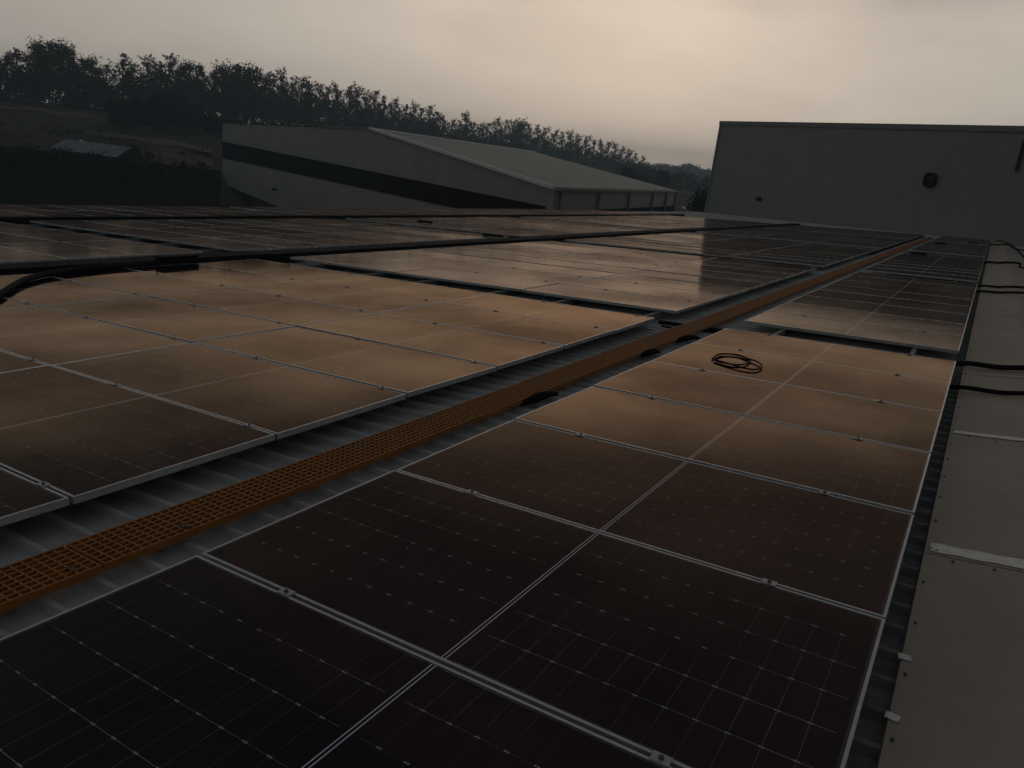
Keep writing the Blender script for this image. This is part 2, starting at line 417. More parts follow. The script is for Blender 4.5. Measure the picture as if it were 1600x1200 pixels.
rA, rB = rw(CREST, UA+.05, -.2), rw(CREST, UB-.05, -.2)
dn = lambda p: Vector((p.x, p.y, zb))
walls.quad(dn(c1), dn(c0), c0, c1); walls.quad(dn(c3), dn(c2), c2, c3)
walls.poly([dn(c0), dn(c3), c3, rA, c0]); walls.poly([dn(c2), dn(c1), c1, rB, c2])
fac_part(walls.build('wall', MT['gable']))
gut = MB(); gut.hexa([rw(EAVE-.12, UA, -.25), rw(EAVE+.0, UA, -.25), rw(EAVE, UB, -.25), rw(EAVE-.12, UB, -.25), rw(EAVE-.12, UA, -.165), rw(EAVE, UA, -.165), rw(EAVE, UB, -.165), rw(EAVE-.12, UB, -.165)])
fac_part(gut.build('gutter', MT['trim']))
# two pale scraps by the flashing edge
for (x, y, rz, lb) in ((2.361, 1.105, .15, 'small pale scrap at the flashing edge, the farther of two'), (2.362, .717, -.1, 'small pale scrap at the flashing edge, the nearer of two')):
    m = MB(); n = 4
    for i in range(n):
        a, b = -.021+.042*i/n, -.021+.042*(i+1)/n; za, zb2 = .0012*math.sin(i*1.9), .0012*math.sin((i+1)*1.9)
        m.hexa([(a, -.017, za), (b, -.017, zb2), (b, .017, zb2+.002), (a, .017, za+.001), (a, -.017, za+.003), (b, -.017, zb2+.003), (b, .017, zb2+.004), (a, .017, za+.0035)])
    o = m.build('pale_scrap', MT['scrap']); on_roof(o, x, y, -.1045, rz); tag(o, lb, 'scrap', 'pale scraps by the flashing')

# ------------------------------------------------------------------ orange grating walkway
def grating(length):
    m = MB(); w = .262; nb = 8; z0, z1 = -.030, 0
    for i in range(nb):
        x = -w/2+.003+(w-.006)*i/(nb-1); t = .0035 if 0 < i < nb-1 else .004
        m.box(x-t, x+t, 0, length, z0 if 0 < i < nb-1 else z0-.004, z1)
    n = int(length/.0402); 
    for j in range(n+1):
        y = .0035+(length-.007)*j/n; m.box(-w/2+.0005, w/2-.0005, y-.003, y+.003, z0+.003, z1-.0012)
    return m
GR = grating(3.585).mesh('grating', [MT['grp']])
fm = MB(); fm.box(-.11, .06, -.02, .02, -.0715, -.0345); FEET = fm.mesh('bearer', [MT['steel']])
wlab = ['nearest the viewer', 'between the coil and the front panels', 'crossing the first roof gap', 'fourth from the front', 'fifth from the front', 'sixth from the front', 'seventh from the front', 'eighth from the front', 'ninth from the front', 'tenth from the front', 'eleventh from the front', 'twelfth from the front', 'farthest before the tall wall', 'last']
for i in range(14):
    u = -3.80+3.6*i
    if u+3.6 > 47: break
    root = empty('walkway_grating'); on_roof(root, -.443+R.uniform(-.006, .006), u, -.060+R.uniform(-.002, .003), R.uniform(-.0015, .0015))
    g = link('grating', GR, root)
    for y in (.3, 1.8, 3.3):
        b = link('bearer', FEET, root); b.location = (0, y, 0)
    tag(root, f'orange grating walkway section, {wlab[i]}', 'walkway', 'orange grating sections of the roof walkway')
# dark clips and cable sleeves by the walkway
for (x0, y0, x1, y1, lb) in ((-.300, 2.93, -.262, 3.36, 'black cable sleeve beside the walkway, nearest of three'), (-.300, 5.20, -.262, 5.50, 'black cable sleeve beside the walkway, middle of three'), (-.300, 6.18, -.205, 6.56, 'black cable sleeve beside the walkway, by the coil')):
    m = MB(); P = smooth_path([rw(x0-.02, y0, -.098), rw(x0+.005, y0+(y1-y0)*.35, -.085), rw((x0+x1)/2+.01, y0+(y1-y0)*.7, -.08), rw(x1, y1, -.098)])
    m.tube(P, [.020+.014*math.sin(math.pi*min(1, i/(len(P)-1)*1.15)) for i in range(len(P))], 10)
    tag(m.build('cable_sleeve', MT['cable'], smooth=True), lb, 'cable', 'black cable sleeves by the walkway')
for (x, y, lb) in ((-.36, -.30, 'small dark clip set in the nearest grating end'), (-.36, .18, 'small dark clip set in the second grating section')):
    m = MB(); m.box(-.013, .013, -.010, .010, -.004, .0030); m.box(-.016, -.011, -.012, .012, .0030, .0050)
    o = m.build('grating_clip', MT['steel']); on_roof(o, x, y, -.060); tag(o, lb, 'clip', 'grating clips')

# ------------------------------------------------------------------ trays, conduits, cables
def tray(x, w, z0, z1, u0, u1, label, wob=.02):
    root = empty('cable_tray'); root.matrix_world = Matrix.Translation(rw(x, u0, 0))
    inv = root.matrix_world.inverted()
    m, l = MB(), MB(); n = int((u1-u0)/2.2)
    for i in range(n):
        a, b = u0+(u1-u0)*i/n, u0+(u1-u0)*(i+1)/n-.008
        d = R.uniform(-wob, wob); h = R.uniform(-.006, .006)
        m.hexa([inv @ rw(x-w/2+d, a, z0), inv @ rw(x+w/2+d, a, z0), inv @ rw(x+w/2+d, b, z0), inv @ rw(x-w/2+d, b, z0), inv @ rw(x-w/2+d, a, z1-.012), inv @ rw(x+w/2+d, a, z1-.012), inv @ rw(x+w/2+d, b, z1-.012), inv @ rw(x-w/2+d, b, z1-.012)])
        l.hexa([inv @ rw(x-w/2-.008+d, a, z1-.011), inv @ rw(x+w/2+.008+d, a, z1-.011), inv @ rw(x+w/2+.008+d, b+.004, z1-.011), inv @ rw(x-w/2-.008+d, b+.004, z1-.011), inv @ rw(x-w/2-.008+d, a, z1+h), inv @ rw(x+w/2+.008+d, a, z1+h), inv @ rw(x+w/2+.008+d, b+.004, z1+h), inv @ rw(x-w/2-.008+d, b+.004, z1+h)])
    m.build('tray_channel', MT['tray'], root); l.build('tray_lid', MT['tray'], root)
    tag(root, label, 'cable tray', 'black cable trays along the roof')
tray(-8.28, .50, -.13, .035, -1.5, 50, 'wide black cable tray running between the panel arrays')
tray(-16.45, .34, -.13, .05, 4, 52, 'thin far black cable tray near the roof edge')
tray(-.90, .07, -.13, -.075, 26, 48, 'slim black tray edging the far left of the walkway', .004)
# junction box end and looping hose bundle at the left
m = MB(); m.box(-.09, .09, -.30, .30, 0, .10); m.box(-.10, .10, -.31, .31, .10, .108)
o = m.build('junction_box', MT['tray']); on_roof(o, -7.86, 5.55, .004, .03); tag(o, 'black junction box against the wide tray at left', 'junction box')
for k, (dz, dx, dy) in enumerate(((.036, 0, 0), (.030, .055, -.05))):
    m = MB(); m.tube([rw(x+dx, y+dy, z+dz) for x, y, z in smooth_path([(-4.5, -2.6, 0), (-4.6, -1.2, 0), (-4.75, .3, 0), (-5.15, 1.2, 0), (-5.6, 1.75, 0), (-6.2, 2.3, 0), (-6.88, 2.83, 0), (-7.28, 3.25, 0), (-7.55, 3.72, 0), (-7.72, 4.4, 0), (-7.80, 5.26, .0)])], .034-.005*k, 10)
    tag(m.build('cable_bundle', MT['cable'], smooth=True), 'thick black cable curving over panels into the junction box' if k == 0 else 'thinner black cable lying along the thick curved one', 'cable', 'cables curving to the junction box')
# conduits crossing the ridge
def conduit(pts, r, label):
    m = MB(); m.tube(smooth_path(pts, 8), r, 10); tag(m.build('conduit', MT['cable'], smooth=True), label, 'conduit', 'black conduits crossing the ridge')
def over(u, z=-.10, r=.02, x0=-.2, du=0.0):
    P = [rw(x0, u, -.11), rw(1.2, u+.01, -.10), rw(2.2, u, -.085), rw(2.4, u, -.088+r), rw(2.66, u+du*.3, flash_z(2.66)+r+.004), rw(2.9, u+du*.6, cz+r+.004)]
    P += [far_slope(CREST+.30, u+du, -.06+r+.06), far_slope(CREST+.62, u+du*1.3, -.135+r), far_slope(CREST+3.5, u+du*1.5, -.13+r)]
    return P
conduit(over(7.29, r=.026, x0=-.95), .026, 'thick black conduit leaving the first panel gap over the ridge')
conduit(over(6.02, r=.020, x0=2.0), .020, 'black conduit just before the first gap, nearest on the ridge')
conduit(over(17.35, r=.024, x0=-.2), .024, 'black conduit over the ridge, upper of the middle pair')
conduit(over(16.0, r=.024, x0=2.0), .024, 'black conduit over the ridge, lower of the middle pair')
conduit(over(26.5, r=.035, x0=2.0), .035, 'stout black conduit over the ridge beyond the middle pair')
conduit(over(42.5, r=.035, x0=2.0), .035, 'farthest black conduit over the ridge near the wall')
m = MB(); m.tube(smooth_path([rw(-.80, 6.98, -.10), rw(-.6, 7.05, -.115), rw(-.45, 7.1, -.115), rw(-.25, 7.16, -.115), rw(.05, 7.2, -.11), rw(.4, 7.22, -.11)]), .012, 8)
tag(m.build('cable', MT['cable'], smooth=True), 'thin black cable passing under the walkway at the first gap', 'cable')
P = [rw(2.6, 48, -.05), rw(2.9, 47, cz+.04), far_slope(CREST+.35, 44, -.03), far_slope(CREST+.65, 36, -.10), far_slope(CREST+.72, 26, -.10), far_slope(CREST+.8, 18, -.10)]
m = MB(); m.tube(smooth_path(P), .03, 8); tag(m.build('cable', MT['cable'], smooth=True), 'black cable running along the far side of the ridge', 'cable')
# coil of black cable lying on the panels
loopA = [(.403, 5.094), (.399, 5.327), (.491, 5.424), (.604, 5.397), (.682, 5.338), (.709, 5.141), (.667, 5.011), (.565, 4.993), (.469, 5.026)]
loopB = [(.436, 5.037), (.601, 4.943), (.714, 4.891), (.818, 4.914), (.851, 5.029), (.817, 5.164), (.742, 5.263), (.689, 5.299), (.554, 5.417), (.445, 5.40), (.40, 5.25)]
pts = []
for lap, (lp, dx, dz) in enumerate(((loopA, 0, .008), (loopB, 0, .014))):
    for i, (x, y) in enumerate(lp): pts.append(rw(x+dx+R.uniform(-.006, .006), y+R.uniform(-.01, .01), dz+.0025*math.sin(i*1.3)))
m = MB(); m.tube(smooth_path(pts, 6), .0078, 8)
tag(m.build('cable_coil', MT['coil'], smooth=True), 'loose coil of black cable lying on a right hand panel', 'cable coil')
# short dark lengths left lying on the far panels
for (x, y, L_, rz, w, lb) in ((.44, 26.6, .44, .25, .09, 'flat black bar on the panels right of the walkway'), (-9.22, 16.25, .62, .0, .085, 'black bar lying beside the wide cable tray'), (-13.75, 19.1, .55, 0, .10, 'short black bar far left between the trays'), (1.66, 40.0, .36, 0, .14, 'small black bar beside the ridge near the wall'), (.5, 36.9, .40, .2, .10, 'short black bar on panels before the wall')):
    m = MB(); m.box(-L_/2, L_/2, -w/2, w/2, 0, .05); m.box(-L_/2+.03, L_/2-.03, -w/2+.01, w/2-.01, .05, .058)
    m.box(-L_/2-.012, -L_/2+.001, -w/2+.012, w/2-.012, .006, .044); m.box(L_/2-.001, L_/2+.012, -w/2+.012, w/2-.012, .006, .044)
    o = m.build('duct_offcut', MT['tray']); on_roof(o, x, y, .006, rz); tag(o, lb, 'duct piece', 'black duct offcuts on the panels')

# ------------------------------------------------------------------ tall building across the end of the roof
A, B = rw(-20.9, 70.5, -.15), rw(3.6, 48.3, -.15)
A2, B2 = Vector((A.x, A.y)), Vector((B.x, B.y)); wd = (B2-A2).normalized(); wn = Vector((-wd.y, wd.x))   # wn points away from us
if wn.y < 0: wn = -wn
E2 = Vector(EYE[:2])
def at_az(p, d, az):                                     # where the line p+t d meets the bearing az from the viewpoint
    a = math.radians(az); r = Vector((math.sin(a), math.cos(a))); e = p-E2
    t = (e.x*r.y-e.y*r.x)/(d.y*r.x-d.x*r.y); return t
tA = at_az(A2, wd, -17.68); tB = at_az(A2, wd, .15)
zA = EYE[2]+.0667*((A2+wd*tA)-E2).length; zB = EYE[2]+.0874*((A2+wd*tB)-E2).length
ztop = lambda t: zA+(zB-zA)*(t-tA)/(tB-tA)
t1 = tB+26.0; D_ = 45.0
hall = empty('tall_building', (A2.x, A2.y, GROUND)); inv = Vector((A2.x, A2.y, GROUND))
tag(hall, 'tall grey-green clad hall standing across the end of the roof', 'building')
def hp(t, d, z): q = A2+wd*t+wn*d; return Vector((q.x, q.y, z))-inv
m = MB()
def wq(m, t0, d0, z0, t1_, d1, z1, zb=GROUND):
    ln = math.hypot(t1_-t0, d1-d0); m.quad(hp(t0, d0, zb), hp(t1_, d1, zb), hp(t1_, d1, z1), hp(t0, d0, z0), uv=[(0, zb), (ln, zb), (ln, z1), (0, z0)])
wq(m, tA, 0, ztop(tA), t1, 0, ztop(t1)); wq(m, t1, 0, ztop(t1), t1, D_, ztop(t1)); wq(m, t1, D_, ztop(t1), tA, D_, ztop(tA)); wq(m, tA, D_, ztop(tA), tA, 0, ztop(tA))
m.build('wall', MT['wall'], hall)
m = MB(); m.quad(hp(tA, 0, ztop(tA)-.25), hp(t1, 0, ztop(t1)-.25), hp(t1, D_, ztop(t1)-.25), hp(tA, D_, ztop(tA)-.25)); m.build('roof', MT['shedroof'], hall)
m = MB(); m.hexa([hp(tA-.12, -.10, ztop(tA)-.22), hp(t1, -.10, ztop(t1)-.22), hp(t1, .3, ztop(t1)-.22), hp(tA-.12, .3, ztop(tA)-.22), hp(tA-.12, -.10, ztop(tA)+.10), hp(t1, -.10, ztop(t1)+.10), hp(t1, .3, ztop(t1)+.10), hp(tA-.12, .3, ztop(tA)+.10)])
m.build('coping', MT['post'], hall)
m = MB(); m.hexa([hp(tA-.10, -.06, GROUND), hp(tA+.22, -.06, GROUND), hp(tA+.22, .2, GROUND), hp(tA-.10, .2, GROUND), hp(tA-.10, -.06, ztop(tA)-.23), hp(tA+.22, -.06, ztop(tA)-.23), hp(tA+.22, .2, ztop(tA)-.23), hp(tA-.10, .2, ztop(tA)-.23)])
m.build('corner_trim', MT['post'], hall)
def wall_pt(az, tan):
    t = at_az(A2, wd, az); return t, EYE[2]+tan*((A2+wd*t)-E2).length, ((A2+wd*t)-E2).length
t, z, dist = wall_pt(-4.0, .0261)
fan = MB(); rr = .0074*dist
ring = lambda rad, d, n=28: [hp(t+rad*math.cos(2*math.pi*k/n), d, z+rad*math.sin(2*math.pi*k/n)) for k in range(n)]
r0, r1, r2, r3 = ring(rr*1.12, -.02), ring(rr*1.12, -.28), ring(rr*.95, -.28), ring(rr*.95, -.04)
for a, b in ((r0, r1), (r1, r2), (r2, r3)):
    for k in range(28): fan.quad(a[k], a[(k+1) % 28], b[(k+1) % 28], b[k])
fan.poly(r3)
fo = fan.build('exhaust_fan', MT['dark'], hall)
bl = MB()
for k in range(5):
    a = k*2*math.pi/5; q = lambda rad, ang, d: hp(t+rad*math.cos(ang), d, z+rad*math.sin(ang))
    bl.quad(q(rr*.15, a, -.12), q(rr*.9, a-.2, -.08), q(rr*.9, a+.35, -.18), q(rr*.15, a+.4, -.14))
b_ = bl.build('blade', MT['steel'], fo)
t, z, dist = wall_pt(-14.2, -.0157)
m = MB(); m.hexa([hp(t-.28, -.30, z-.10), hp(t+.28, -.30, z-.10), hp(t+.28, -.01, z-.18), hp(t-.28, -.01, z-.18), hp(t-.22, -.22, z+.12), hp(t+.22, -.22, z+.12), hp(t+.22, -.01, z+.16), hp(t-.22, -.01, z+.16)])
m.build('wall_lamp', MT['dark'], hall)
t, z, dist = wall_pt(.45, .0557)
m = MB(); m.tube([hp(t, -.12, z+1.0), hp(t, -.12, z-.6)], .09, 8); m.build('downpipe', MT['darkwall'], hall)

# ------------------------------------------------------------------ gabled shed in the middle distance
def bear(az, d): a = math.radians(az); return Vector((E2.x+d*math.sin(a), E2.y+d*math.cos(a)))
DR, DL = 58.0, 165.0
pR, pL = bear(-28.45, DR), bear(-51.44, DL)
g = (pL-pR).normalized()
tr = at_az(pR, g, -41.73); pM = pR+g*tr; dM = (pM-E2).length
zR, zL, zM = EYE[2]-.0315*DR, EYE[2]+.0005*DL, EYE[2]+.0132*dM
fR = bear(-19.83, DR*1.73); zfR = EYE[2]-.0182*DR*1.73
ds = dM*.0132/.0085; fM = bear(-30.21, ds); zfM = EYE[2]+.0085*ds
fL = pL+(fM-pM); zfL = zL
shed = empty('warehouse', (pR.x, pR.y, GROUND)); so = Vector((pR.x, pR.y, GROUND))
tag(shed, 'long grey gabled warehouse with a black band around its gable', 'building')
V3 = lambda p, z: Vector((p.x, p.y, z))-so
out = Vector((g.y, -g.x)); out = out if (E2-pR).dot(out) > 0 else -out      # towards us
def gable_top(s):                                        # height of the gable edge at distance s along it
    return zR+(zM-zR)*s/tr if s <= tr else zM+(zL-zM)*(s-tr)/((pL-pR).length-tr)
SL = (pL-pR).length
zb = EYE[2]-.0678*DL
m = MB()
m.poly([V3(pL, zb), V3(pR, zb), V3(pR, zR), V3(pM, zM), V3(pL, zL)], uv=[(SL, zb), (0, zb), (0, zR), (tr, zM), (SL, zL)])
ln = (fR-pR).length
m.quad(V3(pR, zb), V3(fR, zb), V3(fR, zfR), V3(pR, zR), uv=[(0, zb), (ln, zb), (ln, zfR), (0, zR)])
m.quad(V3(fR, zb), V3(fL, zb), V3(fL, zfL), V3(fR, zfR), uv=[(0, zb), (SL, zb), (SL, zfL), (0, zfR)]); m.poly([V3(fR, zfR), V3(fL, zfL), V3(fM, zfM)], uv=[(0, 0), (1, 0), (1, 1)])
m.quad(V3(fL, zb), V3(pL, zb), V3(pL, zL), V3(fL, zfL), uv=[(0, zb), (60, zb), (60, zL), (0, zL)])
m.build('wall', MT['gable'], shed)
m = MB(); e = out*.15
m.quad(V3(pR+e, zR+.06), V3(fR, zfR+.06), V3(fM, zfM+.06), V3(pM+e, zM+.06), uv=[(0, 0), (ln, 0), (ln, 30), (0, 30)])
m.quad(V3(pM+e, zM+.06), V3(fM, zfM+.06), V3(fL, zfL+.06), V3(pL+e, zL+.06), uv=[(0, 0), (ln, 0), (ln, 30), (0, 30)])
m.build('roof', MT['shedroof'], shed)
def strip(m, pa, za, pb, zb_, w, h, off):                # a thin trim bar between two points, standing off the wall
    o_ = out*off; d2 = out*w
    m.hexa([V3(pa+o_, za-h), V3(pb+o_, zb_-h), V3(pb+o_+d2, zb_-h), V3(pa+o_+d2, za-h), V3(pa+o_, za), V3(pb+o_, zb_), V3(pb+o_+d2, zb_), V3(pa+o_+d2, za)])
m = MB(); strip(m, pR, zR+.16, pM, zM+.22, .26, .26, .04); m.build('verge_trim', MT['trim'], shed)
m = MB(); pk = pM+g*18; strip(m, pM, zM+.13, pk, gable_top(tr+18)+.13, .16, .16, .06); m.build('verge_trim', MT['post'], shed)
m = MB(); dr = (fM-pM).normalized(); nrm = Vector((dr.y, -dr.x)); a, b = pM, fM
m.hexa([V3(a-nrm*.2, zM+.05), V3(b-nrm*.2, zfM+.05), V3(b+nrm*.2, zfM+.05), V3(a+nrm*.2, zM+.05), V3(a-nrm*.15, zM+.18), V3(b-nrm*.15, zfM+.18), V3(b+nrm*.15, zfM+.18), V3(a+nrm*.15, zM+.18)]); m.build('ridge_cap', MT['trim'], shed)
m = MB(); de = (fR-pR).normalized(); ne = Vector((de.y, -de.x)); ne = ne if (E2-pR).dot(ne) > 0 or ne.x > 0 else -ne
m.hexa([V3(pR, zR-.16), V3(fR, zfR-.16), V3(fR+ne*.3, zfR-.16), V3(pR+ne*.3, zR-.16), V3(pR, zR+.03), V3(fR, zfR+.03), V3(fR+ne*.3, zfR+.03), V3(pR+ne*.3, zR+.03)]); m.build('gutter', MT['post'], shed)
# dark band: level on the gable
zt, zu = EYE[2]-.0196*DL, EYE[2]-.0196*DL-.0188*DL
m = MB(); aR = pR+g*.9; zuR = EYE[2]-.0558*DR-1.50
m.hexa([V3(aR+out*.02, zuR), V3(pL+out*.02, zu), V3(pL+out*.09, zu), V3(aR+out*.09, zuR), V3(aR+out*.02, zt), V3(pL+out*.02, zt), V3(pL+out*.09, zt), V3(aR+out*.09, zt)]); m.build('dark_band', MT['band'], shed)
m = MB(); m.hexa([V3(pR+ne*.02, zu), V3(fR+ne*.02, zu), V3(fR+ne*.08, zu), V3(pR+ne*.08, zu), V3(pR+ne*.02, 7.05), V3(fR+ne*.02, zfR-1.75), V3(fR+ne*.08, zfR-1.75), V3(pR+ne*.08, 7.05)]); m.build('dark_band', MT['band'], shed)
for az in (-28.1, -25.35, -23.2, -21.55, -20.6, -19.95):                 # slim columns on the long side
    tt = at_az(pR, de, az); q = pR+de*tt; zz = zR+(zfR-zR)*tt/ln
    m = MB(); m.hexa([V3(q+ne*.06, zb), V3(q+de*.22+ne*.06, zb), V3(q+de*.22+ne*.24, zb), V3(q+ne*.24, zb), V3(q+ne*.06, zz-.15), V3(q+de*.22+ne*.06, zz-.15), V3(q+de*.22+ne*.24, zz-.15), V3(q+ne*.24, zz-.15)])
    m.build('column', MT['post'], shed)
m = MB(); ins = -out*1.2
m.quad(V3(pL+ins, GROUND), V3(pR+ins, GROUND), V3(pR+ins, zb), V3(pL+ins, zb), uv=[(0, 0), (1, 0), (1, 1), (0, 1)]); m.quad(V3(pL+ins, zb), V3(pR+ins, zb), V3(pR, zb), V3(pL, zb))
m.build('plinth', MT['darkwall'], shed)
for s0, w in ((.955, .022), (.90, .05), (.86, .018)):
    q0, q1 = pR+(pL-pR)*s0-out*1.14, pR+(pL-pR)*(s0-w)-out*1.14
    m = MB(); m.hexa([V3(q0, GROUND), V3(q1, GROUND), V3(q1+out*.04, GROUND), V3(q0+out*.04, GROUND), V3(q0, zb-.4), V3(q1, zb-.4), V3(q1+out*.04, zb-.4), V3(q0+out*.04, zb-.4)]); m.build('door', MT['dark'], shed)
q = pR+(pL-pR)*.66; m = MB(); m.box(-.3, .3, -.2, .2, -.16, .2); m.box(-.22, .22, -.26, -.2, -.10, .12); o = m.build('wall_lamp', MT['dark'], shed); o.location = V3(q+out*.35, EYE[2]-.069*(q-E2).length)

# ------------------------------------------------------------------ terrain
def lerp(x, pts):
    if x <= pts[0][0]: return pts[0][1]
    for (a, b), (c, d) in zip(pts, pts[1:]):
        if x <= c: return b+(d-b)*(x-a)/(c-a)
    return pts[-1][1]
RISE = [(0, 0), (95, 0), (128, 2.2), (152, 4.0), (190, 9.2), (240, 13.2), (270, 13.8), (600, 13.8), (1000, 13.8), (2500, 0)]
def terrain(az, d):
    d = d-lerp(az, [(-52.1, 0), (-51.35, 50), (-40, 60), (-25, 60), (-15, 0)])*(1 if 90 < d < 400 else 0)*min(1, max(0, (400-d)/120))
    a = lerp(az, [(-110, .4), (-80, 1), (-48, 1), (-20, .55), (5, .35), (60, .1), (120, 0)])
    bumps = .5*math.sin(d*.05+az*.21)+.35*math.sin(d*.11-az*.43) if d > 100 else 0
    return GROUND+(lerp(d, RISE))*a+bumps*min(1, max(0, (d-100)/60))*a
def P3(az, d, dz=0.0):
    q = bear(az, d); return Vector((q.x, q.y, terrain(az, d)+dz))
m = MB(); ds_ = [0.5, 30, 60, 80, 95, 105, 115, 125, 135, 145, 155, 165, 175, 185, 195, 205, 215, 225, 240, 255, 270, 300, 350, 420, 520, 650, 800, 1000, 1400, 2000, 3500]
azs = [-180+2*i for i in range(181)]
idx = {}
for i, a in enumerate(azs[:-1]):
    for j, d in enumerate(ds_): idx[i, j] = len(m.v); m.v.append(tuple(P3(a, d)))
for i in range(180):
    for j in range(len(ds_)-1):
        m.f.append((idx[i, j], idx[i, j+1], idx[(i+1) % 180, j+1], idx[(i+1) % 180, j])); m.m.append(0)
tag(m.build('ground', MT['earth'], smooth=True), kind='structure')
def patch(name, mt, edge0, edge1, az0, az1, n=40, k=5, dz=.12):
    m = MB()
    for i in range(n):
        a0, a1 = az0+(az1-az0)*i/n, az0+(az1-az0)*(i+1)/n
        for j in range(k):
            f = lambda a, s: P3(a, edge0(a)+(edge1(a)-edge0(a))*s, dz)
            m.quad(f(a0, j/k), f(a0, (j+1)/k), f(a1, (j+1)/k), f(a1, j/k))
    return tag(m.build(name, mt), kind='structure')
patch('field', MT['field'], lambda a: 193+2*math.sin(a*1.7), lambda a: 238+4*math.sin(a*.9) - max(0, (-57.5-a))*14, -60.4, -44)
patch('dirt_track', MT['track'], lambda a: 186+.9*math.sin(a*2.3), lambda a: 192.5+2*math.sin(a*1.7), -59.5, -44)
patch('bare_ground', MT['brick'], lambda a: 163+1.5*math.sin(a*3), lambda a: 178+1.5*math.sin(a*4.1), -55.8, -50)
patch('terrace', MT['brick'], lambda a: 224+3*math.sin(a*2), lambda a: 233+3*math.sin(a*2.6), -67, -58.5, dz=.18)

# ------------------------------------------------------------------ trees
def leaves(m, c, rad, n, size, rnd, squash=.8):
    for _ in range(n):
        p = Vector((rnd.gauss(0, .52), rnd.gauss(0, .52), rnd.gauss(0, .52)))
        if p.length > 1.35: p *= .6
        p = Vector((p.x*rad, p.y*rad, p.z*rad*squash))+c
        a = Vector((rnd.gauss(0, 1), rnd.gauss(0, 1), rnd.gauss(0, 1))).normalized()
        b = a.cross(Vector((rnd.gauss(0, 1), rnd.gauss(0, 1), rnd.gauss(0, 1)))).normalized()
        s = size*rnd.uniform(.5, 1.35)
        m.quad(p-a*s*.5, p+b*s*.35, p+a*s*.5, p-b*s*.35)
def tree_meshes(seed, kind):
    rnd = random.Random(seed); cr, tk = MB(), MB(); h = 1.0                  # unit height, scaled per tree
    lean = Vector((rnd.uniform(-.04, .04), rnd.uniform(-.04, .04), 0))
    tk.tube([(0, 0, -.04), tuple(lean*.4+Vector((0, 0, .35))), tuple(lean+Vector((0, 0, .72))), tuple(lean*1.2+Vector((0, 0, .93)))], [.016, .012, .008, .003], 6)
    ncl = {'tall': 30, 'slim': 22, 'broad': 40, 'round': 34}[kind]
    for i in range(ncl):
        f = (i+.5)/ncl
        if kind in ('tall', 'slim'):
            z = .22+.74*f+rnd.uniform(-.03, .03); w = (.20 if kind == 'tall' else .13)*(1.1-.62*abs(f-.42)*2)
            rad = rnd.uniform(.05, .12)*(1 if kind == 'tall' else .8)*(1.15-.45*f)
        elif kind == 'broad':
            z = .30+.62*f; w = .30*math.sin(math.pi*(.18+.72*f)); rad = rnd.uniform(.08, .14)
        else:
            z = .18+.72*f; w = .36*math.sin(math.pi*(.2+.7*f)); rad = rnd.uniform(.12, .18)
        a = rnd.uniform(0, 2*math.pi); r = w*math.sqrt(rnd.uniform(.05, 1))
        c = Vector((r*math.cos(a), r*math.sin(a), z))+lean*z
        tk.tube([tuple(lean*max(.2, z-.16)+Vector((0, 0, max(.15, z-.16)))), tuple(c)], [.006, .002], 4, cap=False)
        leaves(cr, c, rad, int(9500*rad*rad)+18, .030 if kind != 'round' else .045, rnd)
        if rnd.random() < .7:                                # loose sprays that break the outline
            d = Vector((math.cos(a), math.sin(a), rnd.uniform(.2, 1.0)))*rad*1.15
            leaves(cr, c+d, rad*.5, 14, .026, rnd)
    mt = MT['leafdark'] if kind == 'round' else MT['leaf']
    return cr.mesh('crown', [mt]), tk.mesh('trunk', [MT['bark']])
LIB = {k: [tree_meshes(100*i+s, k) for s in range(4)] for i, k in enumerate(('tall', 'slim', 'broad', 'round'))}
count = {}
def tree(kind, az, d, h, label, group, w=1.0, name='eucalyptus_tree'):
    c = count[kind] = count.get(kind, -1)+1
    cm, tm = LIB[kind][c % 4]
    root = empty(name, P3(az, d)); root.scale = (h*w, h*w, h); root.rotation_euler.z = R.uniform(0, 6.28)
    link('crown', cm, root); link('trunk', tm, root)
    return tag(root, label, 'tree', group)
